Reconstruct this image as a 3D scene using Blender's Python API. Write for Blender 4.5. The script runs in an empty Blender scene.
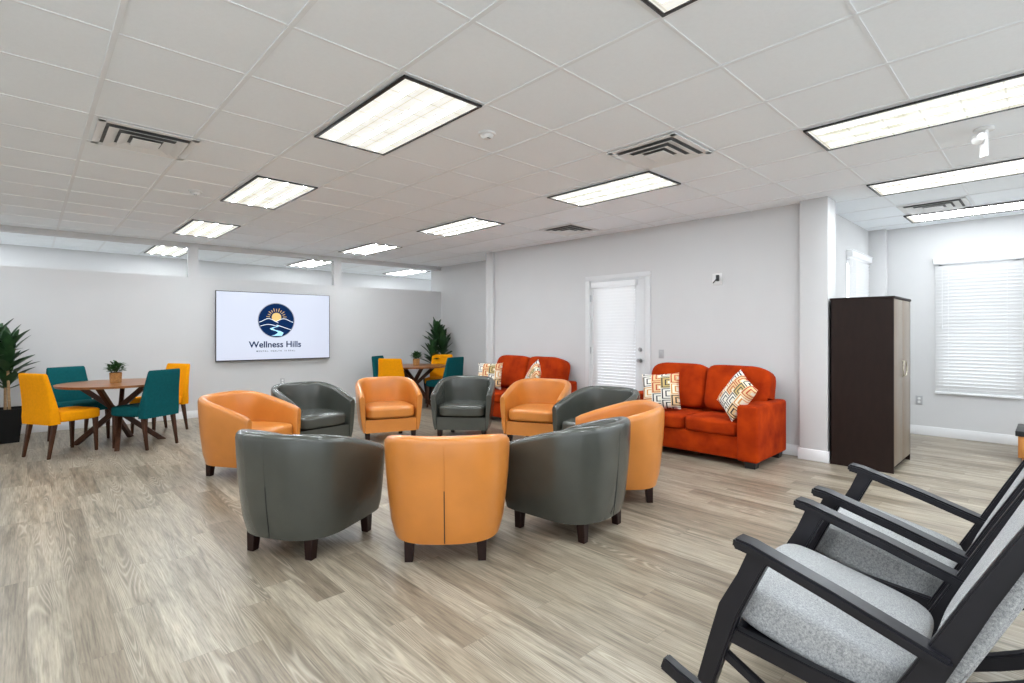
import bpy, bmesh, math, random
from mathutils import Vector, Matrix
random.seed(7)
C = bpy.context.scene.collection
PI = math.pi
CAM_H = 1.365
CEIL = 2.791

# ------------------------------------------------------------------ materials
MATS = {}
def new_mat(name):
    m = bpy.data.materials.new(name); m.use_nodes = True
    nt = m.node_tree; b = nt.nodes['Principled BSDF']
    return m, nt, b
def mat(name, col, rough=0.5, metal=0.0, var=0.0, scale=8.0, bump=0.0, bscale=None, emit=None, estr=0.0, spec=None,
        sheen=0.0, coat=0.0, stretch=None, col2=None, detail=3.0):
    if name in MATS: return MATS[name]
    m, nt, b = new_mat(name)
    b.inputs['Base Color'].default_value = (*col, 1)
    b.inputs['Roughness'].default_value = rough
    b.inputs['Metallic'].default_value = metal
    if spec is not None: b.inputs['Specular IOR Level'].default_value = spec
    if sheen: b.inputs['Sheen Weight'].default_value = sheen
    if coat: b.inputs['Coat Weight'].default_value = coat; b.inputs['Coat Roughness'].default_value = .25
    if emit: b.inputs['Emission Color'].default_value = (*emit, 1); b.inputs['Emission Strength'].default_value = estr
    tc = nt.nodes.new('ShaderNodeTexCoord'); src = tc.outputs['Object']
    if stretch:
        mp = nt.nodes.new('ShaderNodeMapping'); mp.inputs['Scale'].default_value = stretch
        nt.links.new(src, mp.inputs['Vector']); src = mp.outputs['Vector']
    if var or col2:
        n = nt.nodes.new('ShaderNodeTexNoise'); n.inputs['Scale'].default_value = scale; n.inputs['Detail'].default_value = detail
        nt.links.new(src, n.inputs['Vector'])
        r = nt.nodes.new('ShaderNodeValToRGB')
        c2 = col2 if col2 else tuple(min(1, c*(1+var)) for c in col)
        c1 = col if col2 else tuple(c*(1-var) for c in col)
        r.color_ramp.elements[0].position = .3; r.color_ramp.elements[1].position = .7
        r.color_ramp.elements[0].color = (*c1, 1); r.color_ramp.elements[1].color = (*c2, 1)
        nt.links.new(n.outputs['Fac'], r.inputs['Fac']); nt.links.new(r.outputs['Color'], b.inputs['Base Color'])
    if bump:
        n2 = nt.nodes.new('ShaderNodeTexNoise'); n2.inputs['Scale'].default_value = bscale or scale*6; n2.inputs['Detail'].default_value = 4
        nt.links.new(src, n2.inputs['Vector'])
        bp = nt.nodes.new('ShaderNodeBump'); bp.inputs['Strength'].default_value = bump; bp.inputs['Distance'].default_value = .01
        nt.links.new(n2.outputs['Fac'], bp.inputs['Height']); nt.links.new(bp.outputs['Normal'], b.inputs['Normal'])
    MATS[name] = m
    return m

def nd(nt, t, **kw):
    n = nt.nodes.new(t)
    for k, v in kw.items():
        if k.startswith('_'): setattr(n, k[1:], v)
        else: n.inputs[k].default_value = v
    return n
def math_(nt, op, a, b=None, c=None):
    n = nt.nodes.new('ShaderNodeMath'); n.operation = op
    for i, v in enumerate((a, b, c)):
        if v is None: continue
        if isinstance(v, (int, float)): n.inputs[i].default_value = v
        else: nt.links.new(v, n.inputs[i])
    return n.outputs[0]
def ramp(nt, fac, stops, interp='LINEAR'):
    r = nt.nodes.new('ShaderNodeValToRGB'); r.color_ramp.interpolation = interp
    while len(r.color_ramp.elements) < len(stops): r.color_ramp.elements.new(.5)
    for e, (p, c) in zip(r.color_ramp.elements, stops): e.position = p; e.color = (*c, 1)
    nt.links.new(fac, r.inputs['Fac']); return r.outputs['Color']
def mixc(nt, fac, a, b, mode='MIX'):
    n = nt.nodes.new('ShaderNodeMix'); n.data_type = 'RGBA'; n.blend_type = mode
    for s, v in ((n.inputs[0], fac), (n.inputs[6], a), (n.inputs[7], b)):
        if isinstance(v, (int, float)): s.default_value = v
        elif isinstance(v, tuple): s.default_value = (*v, 1)
        else: nt.links.new(v, s)
    return n.outputs[2]

def floor_mat():
    m, nt, b = new_mat('plank_floor')
    tc = nt.nodes.new('ShaderNodeTexCoord')
    sx = nt.nodes.new('ShaderNodeSeparateXYZ'); nt.links.new(tc.outputs['Object'], sx.inputs[0])
    PW, PL = .152, 1.22
    rowf = math_(nt, 'DIVIDE', sx.outputs['X'], PW); row = math_(nt, 'FLOOR', rowf)
    wn = nt.nodes.new('ShaderNodeTexWhiteNoise'); wn.noise_dimensions = '1D'; nt.links.new(row, wn.inputs['W'])
    off = wn.outputs['Value']
    lf = math_(nt, 'ADD', math_(nt, 'DIVIDE', sx.outputs['Y'], PL), math_(nt, 'MULTIPLY', off, 5.0))
    li = math_(nt, 'FLOOR', lf)
    cv = nt.nodes.new('ShaderNodeCombineXYZ'); nt.links.new(row, cv.inputs[0]); nt.links.new(li, cv.inputs[1])
    w2 = nt.nodes.new('ShaderNodeTexWhiteNoise'); w2.noise_dimensions = '3D'; nt.links.new(cv.outputs[0], w2.inputs['Vector'])
    rnd = w2.outputs['Value']
    # grain coordinates, shifted per plank
    gx = math_(nt, 'ADD', sx.outputs['X'], math_(nt, 'MULTIPLY', rnd, 31.0))
    gy = math_(nt, 'ADD', sx.outputs['Y'], math_(nt, 'MULTIPLY', rnd, 17.0))
    gv = nt.nodes.new('ShaderNodeCombineXYZ'); nt.links.new(gx, gv.inputs[0]); nt.links.new(gy, gv.inputs[1])
    def stretched(sxx, syy, scale, detail=5, rough=.6, dist=0.):
        mp = nd(nt, 'ShaderNodeMapping', Scale=(sxx, syy, 1)); nt.links.new(gv.outputs[0], mp.inputs['Vector'])
        n = nd(nt, 'ShaderNodeTexNoise', Scale=scale, Detail=detail, Roughness=rough, Distortion=dist)
        nt.links.new(mp.outputs[0], n.inputs['Vector']); return n.outputs['Fac']
    fine = stretched(20, .8, 7.0)
    broad = stretched(8, .55, 2.6, 6, .62, .5)
    # cathedral grain: contour bands of a stretched smooth field
    fld = stretched(6.0, .36, 1.3, 1.0, .45, .15)
    ring = math_(nt, 'SINE', math_(nt, 'MULTIPLY', fld, 210.0))
    ringm = math_(nt, 'MULTIPLY', math_(nt, 'ADD', ring, 1.0), .5)
    ringm = math_(nt, 'POWER', ringm, 2.0)
    mask = stretched(5, .7, 1.1, 1)
    maskc = ramp(nt, mask, [(.54, (0, 0, 0)), (.60, (1, 1, 1))])
    base = ramp(nt, rnd, [(0, (.215, .175, .127)), (.3, (.27, .224, .166)), (.6, (.315, .268, .202)), (1, (.375, .326, .253))])
    c = mixc(nt, 1.0, base, ramp(nt, fine, [(.28, (.58, .57, .55)), (.5, (.97, .97, .97)), (.72, (1.28, 1.28, 1.28))]), 'MULTIPLY')
    c = mixc(nt, 1.0, c, ramp(nt, broad, [(.33, (.56, .55, .53)), (.47, (.90, .895, .89)), (.56, (1.06, 1.06, 1.06)), (.7, (1.22, 1.22, 1.22))]), 'MULTIPLY')
    rg = math_(nt, 'MULTIPLY', math_(nt, 'MULTIPLY', ringm, .55), maskc)
    c = mixc(nt, rg, c, (.50, .44, .35))
    dk = math_(nt, 'MULTIPLY', math_(nt, 'MULTIPLY', math_(nt, 'SUBTRACT', 1.0, ringm), .25), maskc)
    c = mixc(nt, dk, c, (.22, .18, .135))
    # joints
    fx = math_(nt, 'FRACT', rowf); fy = math_(nt, 'FRACT', lf)
    ex = math_(nt, 'LESS_THAN', fx, .010); ey = math_(nt, 'LESS_THAN', fy, .0016)
    e = math_(nt, 'MAXIMUM', ex, ey)
    c = mixc(nt, math_(nt, 'MULTIPLY', e, .65), c, (.16, .13, .10))
    nt.links.new(c, b.inputs['Base Color'])
    b.inputs['Roughness'].default_value = .36
    b.inputs['Specular IOR Level'].default_value = .45
    bp = nd(nt, 'ShaderNodeBump', Strength=.12, Distance=.004); nt.links.new(fine, bp.inputs['Height']); nt.links.new(bp.outputs[0], b.inputs['Normal'])
    return m

def lens_mat(warm):
    # prismatic fluorescent lens: lit acrylic with soft pillow cells 3 x 6
    m, nt, b = new_mat('lit_lens_%d' % warm)
    tc = nt.nodes.new('ShaderNodeTexCoord'); sx = nt.nodes.new('ShaderNodeSeparateXYZ'); nt.links.new(tc.outputs['Object'], sx.inputs[0])
    fx = math_(nt, 'FRACT', math_(nt, 'DIVIDE', sx.outputs['X'], .1833)); fy = math_(nt, 'FRACT', math_(nt, 'DIVIDE', sx.outputs['Y'], .197))
    ax = math_(nt, 'ABSOLUTE', math_(nt, 'SUBTRACT', fx, .5)); ay = math_(nt, 'ABSOLUTE', math_(nt, 'SUBTRACT', fy, .5))
    d = math_(nt, 'MAXIMUM', ax, ay)
    cell = ramp(nt, d, [(.0, (1, 1, 1)), (.46, (1, 1, .98)), (.485, (.78, .77, .72)), (.5, (.70, .69, .64))])
    n = nd(nt, 'ShaderNodeTexNoise', Scale=9.0, Detail=2.0); mp = nd(nt, 'ShaderNodeMapping', Scale=(1.0, .8, 1.0))
    nt.links.new(tc.outputs['Object'], mp.inputs[0]); nt.links.new(mp.outputs[0], n.inputs['Vector'])
    tone = ramp(nt, n.outputs['Fac'], [(.35, ((.80, .76, .62), (.90, .88, .80))[warm == 0]), (.55, (1, .985, .93))])
    c = mixc(nt, 1.0, cell, tone, 'MULTIPLY')
    nt.links.new(c, b.inputs['Emission Color']); b.inputs['Emission Strength'].default_value = LENS_E
    b.inputs['Base Color'].default_value = (.12, .12, .12, 1); b.inputs['Roughness'].default_value = .5
    return m

def pillow_mat():
    m, nt, b = new_mat('geometric_print')
    tc = nt.nodes.new('ShaderNodeTexCoord'); sx = nt.nodes.new('ShaderNodeSeparateXYZ'); nt.links.new(tc.outputs['Object'], sx.inputs[0])
    S = .105
    u0 = math_(nt, 'DIVIDE', math_(nt, 'ADD', sx.outputs['X'], 2.0), S); col = math_(nt, 'FLOOR', u0)
    v0 = math_(nt, 'ADD', math_(nt, 'DIVIDE', math_(nt, 'ADD', sx.outputs['Z'], 2.0), S*1.25), math_(nt, 'MULTIPLY', col, .42)); row = math_(nt, 'FLOOR', v0)
    fu = math_(nt, 'FRACT', u0); fv = math_(nt, 'FRACT', v0)
    d = math_(nt, 'MAXIMUM', fu, math_(nt, 'MULTIPLY', math_(nt, 'ABSOLUTE', math_(nt, 'SUBTRACT', fv, .5)), 2.0))   # nested brackets
    cv = nt.nodes.new('ShaderNodeCombineXYZ'); nt.links.new(col, cv.inputs[0]); nt.links.new(row, cv.inputs[1])
    w = nt.nodes.new('ShaderNodeTexWhiteNoise'); w.noise_dimensions = '3D'; nt.links.new(cv.outputs[0], w.inputs['Vector'])
    pal1 = ramp(nt, w.outputs['Value'], [(0, (.02, .02, .025)), (.35, (.45, .06, .02)), (.6, (.60, .26, .07)), (.8, (.03, .03, .04))], 'CONSTANT')
    pal2 = ramp(nt, w.outputs['Value'], [(0, (.80, .77, .70)), (.3, (.72, .50, .26)), (.6, (.80, .74, .58)), (.85, (.55, .40, .15))], 'CONSTANT')
    b1 = math_(nt, 'LESS_THAN', math_(nt, 'FRACT', math_(nt, 'MULTIPLY', d, 2.6)), .36)
    c = mixc(nt, b1, pal2, pal1)
    inner = math_(nt, 'LESS_THAN', d, .22); c = mixc(nt, inner, c, (.78, .72, .60))
    nt.links.new(c, b.inputs['Base Color']); b.inputs['Roughness'].default_value = .9
    return m

def fabric_grey():
    m, nt, b = new_mat('grey_tweed')
    tc = nt.nodes.new('ShaderNodeTexCoord')
    n = nd(nt, 'ShaderNodeTexNoise', Scale=150.0, Detail=6.0, Roughness=.75); mp = nd(nt, 'ShaderNodeMapping', Scale=(1.0, 5.0, 5.0))
    nt.links.new(tc.outputs['Object'], mp.inputs[0]); nt.links.new(mp.outputs[0], n.inputs['Vector'])
    n2 = nd(nt, 'ShaderNodeTexNoise', Scale=130.0, Detail=6.0, Roughness=.75); mp2 = nd(nt, 'ShaderNodeMapping', Scale=(5.0, 1.0, 1.0))
    nt.links.new(tc.outputs['Object'], mp2.inputs[0]); nt.links.new(mp2.outputs[0], n2.inputs['Vector'])
    f = math_(nt, 'MULTIPLY', math_(nt, 'ADD', n.outputs['Fac'], n2.outputs['Fac']), .5)
    c = ramp(nt, f, [(.38, (.13, .135, .14)), (.5, (.36, .365, .37)), (.62, (.66, .66, .65))])
    nt.links.new(c, b.inputs['Base Color']); b.inputs['Roughness'].default_value = .95
    bp = nd(nt, 'ShaderNodeBump', Strength=.4, Distance=.003); nt.links.new(f, bp.inputs['Height']); nt.links.new(bp.outputs[0], b.inputs['Normal'])
    return m

LENS_E = .92
TUBE_E = 86.0
WORLD_E = 1.8
M = dict(
    wall=mat('wall_paint', (.595, .590, .590), .85, var=.012, scale=2, bump=.03, bscale=140),
    ceil=mat('ceiling_tile', (.90, .94, .975), .92, var=.012, scale=60, bump=.15, bscale=220),
    tee=mat('ceiling_tee', (.83, .855, .88), .5, var=.01, scale=5),
    trim=mat('white_trim', (.80, .80, .81), .45, var=.01, scale=5),
    frame=mat('door_paint', (.66, .66, .665), .5, var=.01, scale=5),
    black=mat('black_frame', (.012, .012, .013), .4, var=.1, scale=20),
    orange=mat('orange_leather', (.60, .212, .036), .30, var=.09, scale=4, bump=.08, bscale=90, coat=.3),
    grey=mat('grey_leather', (.054, .057, .048), .27, var=.10, scale=4, bump=.08, bscale=90, coat=.45),
    dleg=mat('dark_wood_leg', (.015, .005, .004), .35, spec=.3, var=.25, scale=12, stretch=(6, 6, 1)),
    walnut=mat('walnut', (.27, .105, .035), .30, var=.25, scale=5, stretch=(1, 9, 1)),
    walleg=mat('walnut_leg', (.060, .023, .011), .45, spec=.3, var=.25, scale=6, stretch=(6, 6, 1)),
    yellow=mat('yellow_fabric', (.82, .31, .002), .9, var=.05, scale=40, bump=.1, bscale=400, spec=.12),
    teal=mat('teal_fabric', (.004, .082, .092), .9, var=.08, scale=40, bump=.1, bscale=400, spec=.12),
    sofa=mat('rust_velvet', (.25, .017, .001), .9, spec=.12, col2=(.47, .046, .002), scale=5, bump=.15, bscale=60, sheen=.0),
    sofaf=mat('black_foot', (.012, .010, .010), .5, var=.1, scale=20),
    pillow=pillow_mat(),
    espresso=mat('espresso_laminate', (.016, .008, .006), .5, spec=.2, var=.12, scale=6, stretch=(4, 4, 1)),
    door_reflect=mat('cabinet_door_reflection', (.20, .155, .115), .34, var=.01, scale=3, spec=.45),  # dark doors coloured paler, floor and wall reflection painted into the base
    brass=mat('brushed_metal', (.55, .50, .40), .3, metal=1, var=.05, scale=30),
    steel=mat('satin_steel', (.42, .42, .43), .3, metal=1, var=.05, scale=30),
    rockw=mat('charcoal_wood', (.012, .0115, .015), .36, var=.2, scale=8, spec=.35),
    tweed=fabric_grey(),
    pot=mat('black_planter', (.005, .005, .005), .5, var=.2, scale=10, spec=.2),
    soil=mat('soil', (.03, .018, .01), .95, var=.4, scale=60, bump=.6, bscale=120),
    cane=mat('cane_bark', (.36, .22, .11), .8, var=.25, scale=25, stretch=(1, 1, 5)),
    leaf=mat('dark_leaf', (.012, .045, .014), .45, col2=(.035, .095, .030), scale=10, detail=4),
    leaf2=mat('small_leaf', (.014, .060, .014), .5, col2=(.05, .14, .035), scale=30),
    basket=mat('woven_basket', (.42, .20, .06), .8, var=.35, scale=60, stretch=(1, 1, 3), bump=.8, bscale=120),
    blind=mat('white_blind', (.80, .80, .80), .5, var=.01, scale=5, emit=None),
    pane=mat('daylit_glass', (.8, .85, .9), .08, emit=(.93, .97, 1), estr=1.5, var=.02, scale=2),
    plate=mat('grey_plate', (.42, .42, .43), .4, var=.03, scale=30),
    tube=mat('lamp_tube', (.8, .8, .8), .5, var=.0, emit=(.88, .95, 1.0), estr=TUBE_E),
    tubed=mat('dimmed_lamp_tube', (.8, .8, .8), .5, var=.0, emit=(.88, .95, 1.0), estr=TUBE_E*.55),  # same tubes, output lowered so the alcove wall does not blow out
    white=mat('white_plastic', (.78, .78, .77), .35, var=.01, scale=9),
    dark=mat('duct_dark', (.17, .17, .17), .8, var=.2, scale=20),
    screen=mat('screen_light', (.05, .05, .06), .12, var=.02, scale=3, emit=(.76, .82, .98), estr=.86, coat=.4),
    navy=mat('logo_navy', (.003, .020, .085), .8, var=.03, scale=9, spec=.08, emit=(.003, .025, .09), estr=.2),
    lblue=mat('logo_light_blue', (.35, .66, .85), .35, var=.02, scale=9, emit=(.40, .76, .95), estr=.5),
    lwhite=mat('logo_white', (.7, .75, .8), .35, var=.02, scale=9, emit=(.78, .85, .95), estr=.5),
    lgold=mat('logo_gold', (.60, .42, .14), .35, var=.02, scale=9, emit=(.62, .44, .15), estr=.5),
    tagc=mat('tagline_ink', (.03, .06, .12), .8, spec=.1, var=.02, scale=9),
    lgrey=mat('logo_grey', (.25, .28, .34), .35, var=.02, scale=9, emit=(.26, .30, .38), estr=.4),
    owood=mat('orange_wood', (.55, .22, .05), .4, var=.2, scale=5, stretch=(6, 6, 1)),
    seam=mat('black_seam', (.01, .01, .01), .6, var=.1, scale=9),
)
M['floor'] = floor_mat()
M['lens0'] = lens_mat(0); M['lens1'] = lens_mat(1)

# ------------------------------------------------------------------ mesh helpers
def B(): return bmesh.new()
def box(bm, x0, x1, y0, y1, z0, z1, bev=0., seg=2, M4=None):
    r = bmesh.ops.create_cube(bm, size=1.0)
    vs = r['verts']
    for v in vs:
        v.co = Vector(((x0+x1)/2+v.co.x*(x1-x0), (y0+y1)/2+v.co.y*(y1-y0), (z0+z1)/2+v.co.z*(z1-z0)))
    if M4 is not None:
        for v in vs: v.co = M4 @ v.co
    if bev > 0:
        es = list({e for v in vs for e in v.link_edges})
        bmesh.ops.bevel(bm, geom=es, offset=bev, segments=seg, profile=.5, affect='EDGES')
def tube(bm, pts, rad, n=12, cap=True):
    """round tube along a polyline; rad may be a list"""
    rings = []
    pts = [Vector(p) for p in pts]
    for i, p in enumerate(pts):
        a = pts[max(i-1, 0)]; b_ = pts[min(i+1, len(pts)-1)]
        t = (b_-a).normalized()
        up = Vector((0, 0, 1)) if abs(t.z) < .95 else Vector((0, 1, 0))
        s = t.cross(up).normalized(); w = s.cross(t).normalized()
        r = rad[i] if isinstance(rad, (list, tuple)) else rad
        rings.append([bm.verts.new(p + (s*math.cos(2*PI*k/n)+w*math.sin(2*PI*k/n))*r) for k in range(n)])
    for a, b_ in zip(rings, rings[1:]):
        for k in range(n): bm.faces.new((a[k], a[(k+1) % n], b_[(k+1) % n], b_[k]))
    if cap: bm.faces.new(rings[0][::-1]); bm.faces.new(rings[-1])
def taper_leg(bm, bot, top, rb, rt, bev=.003):
    """square tapered leg between two points"""
    b0 = Vector(bot); t0 = Vector(top)
    vs = []
    for c, r in ((b0, rb), (t0, rt)):
        vs.append([bm.verts.new(c+Vector((sx*r, sy*r, 0))) for sx, sy in ((-1, -1), (1, -1), (1, 1), (-1, 1))])
    fs = [bm.faces.new(vs[0][::-1]), bm.faces.new(vs[1])]
    for k in range(4): fs.append(bm.faces.new((vs[0][k], vs[0][(k+1) % 4], vs[1][(k+1) % 4], vs[1][k])))
    es = list({e for f in fs for e in f.edges})
    bmesh.ops.bevel(bm, geom=es, offset=bev, segments=1, affect='EDGES')
def strip(bm, pts, w, x0, x1, bev=.006, closed_w=None):
    """board lying in a plane of constant x, following (y, z) points with width w (number or list)"""
    P = [Vector((0, p[0], p[1])) for p in pts]; L, R = [], []
    for i, p in enumerate(P):
        a = P[max(i-1, 0)]; b_ = P[min(i+1, len(P)-1)]; t = (b_-a).normalized(); n = Vector((0, -t.z, t.y))
        ww = (w[i] if isinstance(w, (list, tuple)) else w)/2
        L.append(p+n*ww); R.append(p-n*ww)
    loop = L+R[::-1]
    va = [bm.verts.new((x0, q.y, q.z)) for q in loop]; vb = [bm.verts.new((x1, q.y, q.z)) for q in loop]
    N = len(P); fs = []
    for i in range(N-1):
        j, k = 2*N-1-i, 2*N-2-i
        fs.append(bm.faces.new((va[i], va[i+1], va[k], va[j]))); fs.append(bm.faces.new((vb[i], vb[j], vb[k], vb[i+1])))
    for i in range(2*N):
        j = (i+1) % (2*N); fs.append(bm.faces.new((va[i], vb[i], vb[j], va[j])))
    bmesh.ops.recalc_face_normals(bm, faces=fs)
    if bev:
        es = [e for f in fs for e in f.edges if len(e.link_faces) == 2 and e.calc_face_angle(0) > .6]
        bmesh.ops.bevel(bm, geom=list(set(es)), offset=bev, segments=2, affect='EDGES')
def prism(bm, loop, z0, z1, bev=0., s0=1.0):
    va = [bm.verts.new((x*s0, y*s0, z0)) for x, y in loop]; vb = [bm.verts.new((x, y, z1)) for x, y in loop]
    fs = [bm.faces.new(va[::-1]), bm.faces.new(vb)]
    n = len(loop)
    for i in range(n): fs.append(bm.faces.new((va[i], va[(i+1) % n], vb[(i+1) % n], vb[i])))
    bmesh.ops.recalc_face_normals(bm, faces=fs)
    if bev:
        es = [e for f in fs[:2] for e in f.edges]
        bmesh.ops.bevel(bm, geom=list(set(es)), offset=bev, segments=3, affect='EDGES')
def cyl(bm, c, r, z0, z1, n=32, r1=None, bev=0.):
    r1 = r if r1 is None else r1
    va = [bm.verts.new((c[0]+r*math.cos(2*PI*k/n), c[1]+r*math.sin(2*PI*k/n), z0)) for k in range(n)]
    vb = [bm.verts.new((c[0]+r1*math.cos(2*PI*k/n), c[1]+r1*math.sin(2*PI*k/n), z1)) for k in range(n)]
    fs = [bm.faces.new(va[::-1]), bm.faces.new(vb)]
    for i in range(n): bm.faces.new((va[i], va[(i+1) % n], vb[(i+1) % n], vb[i]))
    if bev:
        es = [e for f in fs for e in f.edges]
        bmesh.ops.bevel(bm, geom=list(set(es)), offset=bev, segments=2, affect='EDGES')
def cushion(bm, x0, x1, y0, y1, z0, z1, n=10, puff=.5, pw=4.0, M4=None):
    """soft rounded block: a subdivided cube pushed onto a superellipsoid-like form"""
    old = set(bm.verts)
    r = bmesh.ops.create_cube(bm, size=2.0)
    es = list({e for v in r['verts'] for e in v.link_edges})
    bmesh.ops.subdivide_edges(bm, edges=es, cuts=n, use_grid_fill=True)
    vs = [v for v in bm.verts if v not in old]
    hx, hy, hz = (x1-x0)/2, (y1-y0)/2, (z1-z0)/2
    for v in vs:
        x, y, z = v.co
        L = (abs(x)**pw+abs(y)**pw+abs(z)**pw)**(1/pw); x, y, z = x/L, y/L, z/L
        z *= 1 + puff*.25*(1-x*x)*(1-y*y) * (1 if z > 0 else .3)
        p = Vector(((x0+x1)/2+x*hx, (y0+y1)/2+y*hy, (z0+z1)/2+z*hz))
        v.co = M4 @ p if M4 is not None else p
def obj(name, bm, m, parent=None, smooth=True, angle=40):
    bmesh.ops.recalc_face_normals(bm, faces=bm.faces[:])
    me = bpy.data.meshes.new(name); bm.to_mesh(me); bm.free()
    if m is not None: me.materials.append(m if not isinstance(m, str) else M[m])
    if smooth:
        me.shade_smooth()
        try: me.set_sharp_from_angle(angle=math.radians(angle))
        except Exception: pass
    o = bpy.data.objects.new(name, me); C.objects.link(o)
    if parent is not None: o.parent = parent
    return o
def tag(o, label, cat, group=None, kind=None):
    o['label'] = label; o['category'] = cat
    if group: o['group'] = group
    if kind: o['kind'] = kind
    return o
def thing(name, label, cat, loc=(0, 0, 0), rz=0, group=None):
    o = bpy.data.objects.new(name, None); C.objects.link(o); o.location = loc; o.rotation_euler = (0, 0, rz)
    o.empty_display_size = .1
    return tag(o, label, cat, group)
def struct(name, bm, m, loc=(0, 0, 0), rz=0, parent=None, **k):
    o = obj(name, bm, m, parent, **k)
    if parent is None: o.location = loc; o.rotation_euler = (0, 0, rz); o['kind'] = 'structure'
    return o
def copy_tree(o, parent=None):
    c = o.copy(); C.objects.link(c)
    if parent is not None: c.parent = parent
    for ch in list(o.children): copy_tree(ch, c)
    return c
def place(proto, first, loc, rz, label, group=None, matmap=None):
    o = proto if first else copy_tree(proto)
    o.location = loc; o.rotation_euler = (0, 0, rz); o['label'] = label
    if group: o['group'] = group
    return o
def face(fx, fy): return math.atan2(-fx, fy)      # rotation that turns local +Y to (fx, fy)

# ------------------------------------------------------------------ room shell
b = B(); box(b, -2.3, 9.2, -2.6, 12.0, -.1, 0); struct('floor', b, 'floor', smooth=False)
b = B(); box(b, -2.3, 9.2, -2.6, 12.0, CEIL, CEIL+.1); struct('ceiling', b, 'ceil', smooth=False)
GX0, GY0, GP = 1.485, 2.450, .6185
GXL = [-2.13, -1.52, -.91, -.30, .305, .891, 1.478, 2.085, 2.70, 3.31, 3.92, 4.535, 5.17, 5.84, 6.44, 7.09, 7.735, 8.345]
GYL = [-2.44, -1.83, -1.22, -.61, 0.0, .614, 1.23, 1.83, 2.445, 3.07, 3.675, 4.32, 4.93, 5.55, 6.155, 6.80, 7.42, 8.04, 8.66, 9.28, 9.90, 10.52, 11.14]
b = B()
for x in GXL: box(b, x-.0125, x+.0125, -2.55, 11.6, CEIL-.006, CEIL+.001)
for y in GYL: box(b, -2.2, 8.65, y-.0085, y+.0085, CEIL-.0035, CEIL+.001)
struct('trim_1', b, 'tee', smooth=False)

TVY, TVR = 9.56, -math.atan(.06)              # partition wall with the screen
b = B()
box(b, -2.2, 6.60, 0, .12, 0, 2.25)
box(b, -2.2, 6.60, 0, .12, 2.715, CEIL)
for x0, x1 in ((1.86, 2.0), (4.20, 4.34), (6.565, 6.60)): box(b, x0, x1, 0, .12, 2.25, 2.715)
struct('wall_back', b, 'wall', (0, TVY, 0), TVR, smooth=False)
b = B(); box(b, -2.2, 6.52, -.014, -.001, 0, .12, .004); struct('baseboard_back', b, 'trim', (0, TVY, 0), TVR)
b = B(); box(b, -2.2, 8.0, 11.62, 11.75, 0, CEIL); struct('wall_far', b, 'wall', smooth=False)
b = B(); box(b, -2.3, -2.2, 2.0, 9.75, 0, CEIL); struct('wall_left', b, 'wall', smooth=False)

# sofa wall: local frame, x' runs along the wall towards the far end (world +Y), y' = into the room (world -X)
SX, SY, SR = 6.20, 1.90, PI/2+math.atan(.036)
def sw(name, bm, m, parent=None, **k): return struct(name, bm, m, (SX, SY, 0), SR, parent, **k)
DY0, DY1, DZ = 1.93, 2.86, 2.13               # door opening along the wall
b = B()
box(b, -.05, DY0, -.14, 0, 0, CEIL); box(b, DY1, 5.0, -.14, 0, 0, CEIL); box(b, DY0, DY1, -.14, 0, DZ, CEIL)
sw('wall_right', b, 'wall', smooth=False)
b = B(); box(b, 4.92, 5.10, -.14, .05, 0, CEIL, .004); sw('trim_2', b, 'wall')
b = B(); box(b, 5.0, 7.6, -.74, -.60, 0, CEIL); box(b, 4.99, 5.10, -.74, -.14, 0, CEIL)
sw('wall_right_far', b, 'wall', smooth=False)
b = B(); box(b, .02, DY0-.09, .001, .014, 0, .12, .004); box(b, DY1+.09, 4.9, .001, .014, 0, .12, .004)
sw('baseboard_right', b, 'trim')
b = B(); box(b, 5.12, 7.5, -.598, -.586, 0, .12, .004); sw('baseboard_far', b, 'trim')
# column beside the cabinet, and the alcove
b = B(); box(b, 6.085, 6.36, 1.63, 1.90, 0, CEIL, .004); struct('wall_column', b, 'wall')
b = B(); box(b, 6.070, 6.36, 1.615, 1.915, 0, .12, .004); struct('baseboard_column', b, 'trim')
b = B()
WX0, WX1, WZ0, WZ1 = 7.50, 8.42, .95, 2.32
box(b, 6.30, WX0, 1.80, 1.94, 0, CEIL); box(b, WX1, 8.84, 1.80, 1.94, 0, CEIL)
box(b, WX0, WX1, 1.80, 1.94, 0, WZ0); box(b, WX0, WX1, 1.80, 1.94, WZ1, CEIL)
struct('wall_alcove_side', b, 'wall', smooth=False)
b = B()
VY0, VY1, VZ0, VZ1 = .29, 1.05, .63, 2.26
box(b, 8.70, 8.84, VY1, 1.80, 0, CEIL); box(b, 8.70, 8.84, -2.6, VY0, 0, CEIL)
box(b, 8.70, 8.84, VY0, VY1, 0, VZ0); box(b, 8.70, 8.84, VY0, VY1, VZ1, CEIL)
struct('wall_alcove', b, 'wall', smooth=False)
b = B(); box(b, 8.60, 8.70, 1.60, 1.80, 0, CEIL, .003); struct('trim_3', b, 'wall')
b = B(); box(b, 8.686, 8.699, -2.5, 1.60, 0, .12, .004); struct('baseboard_alcove', b, 'trim')

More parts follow.
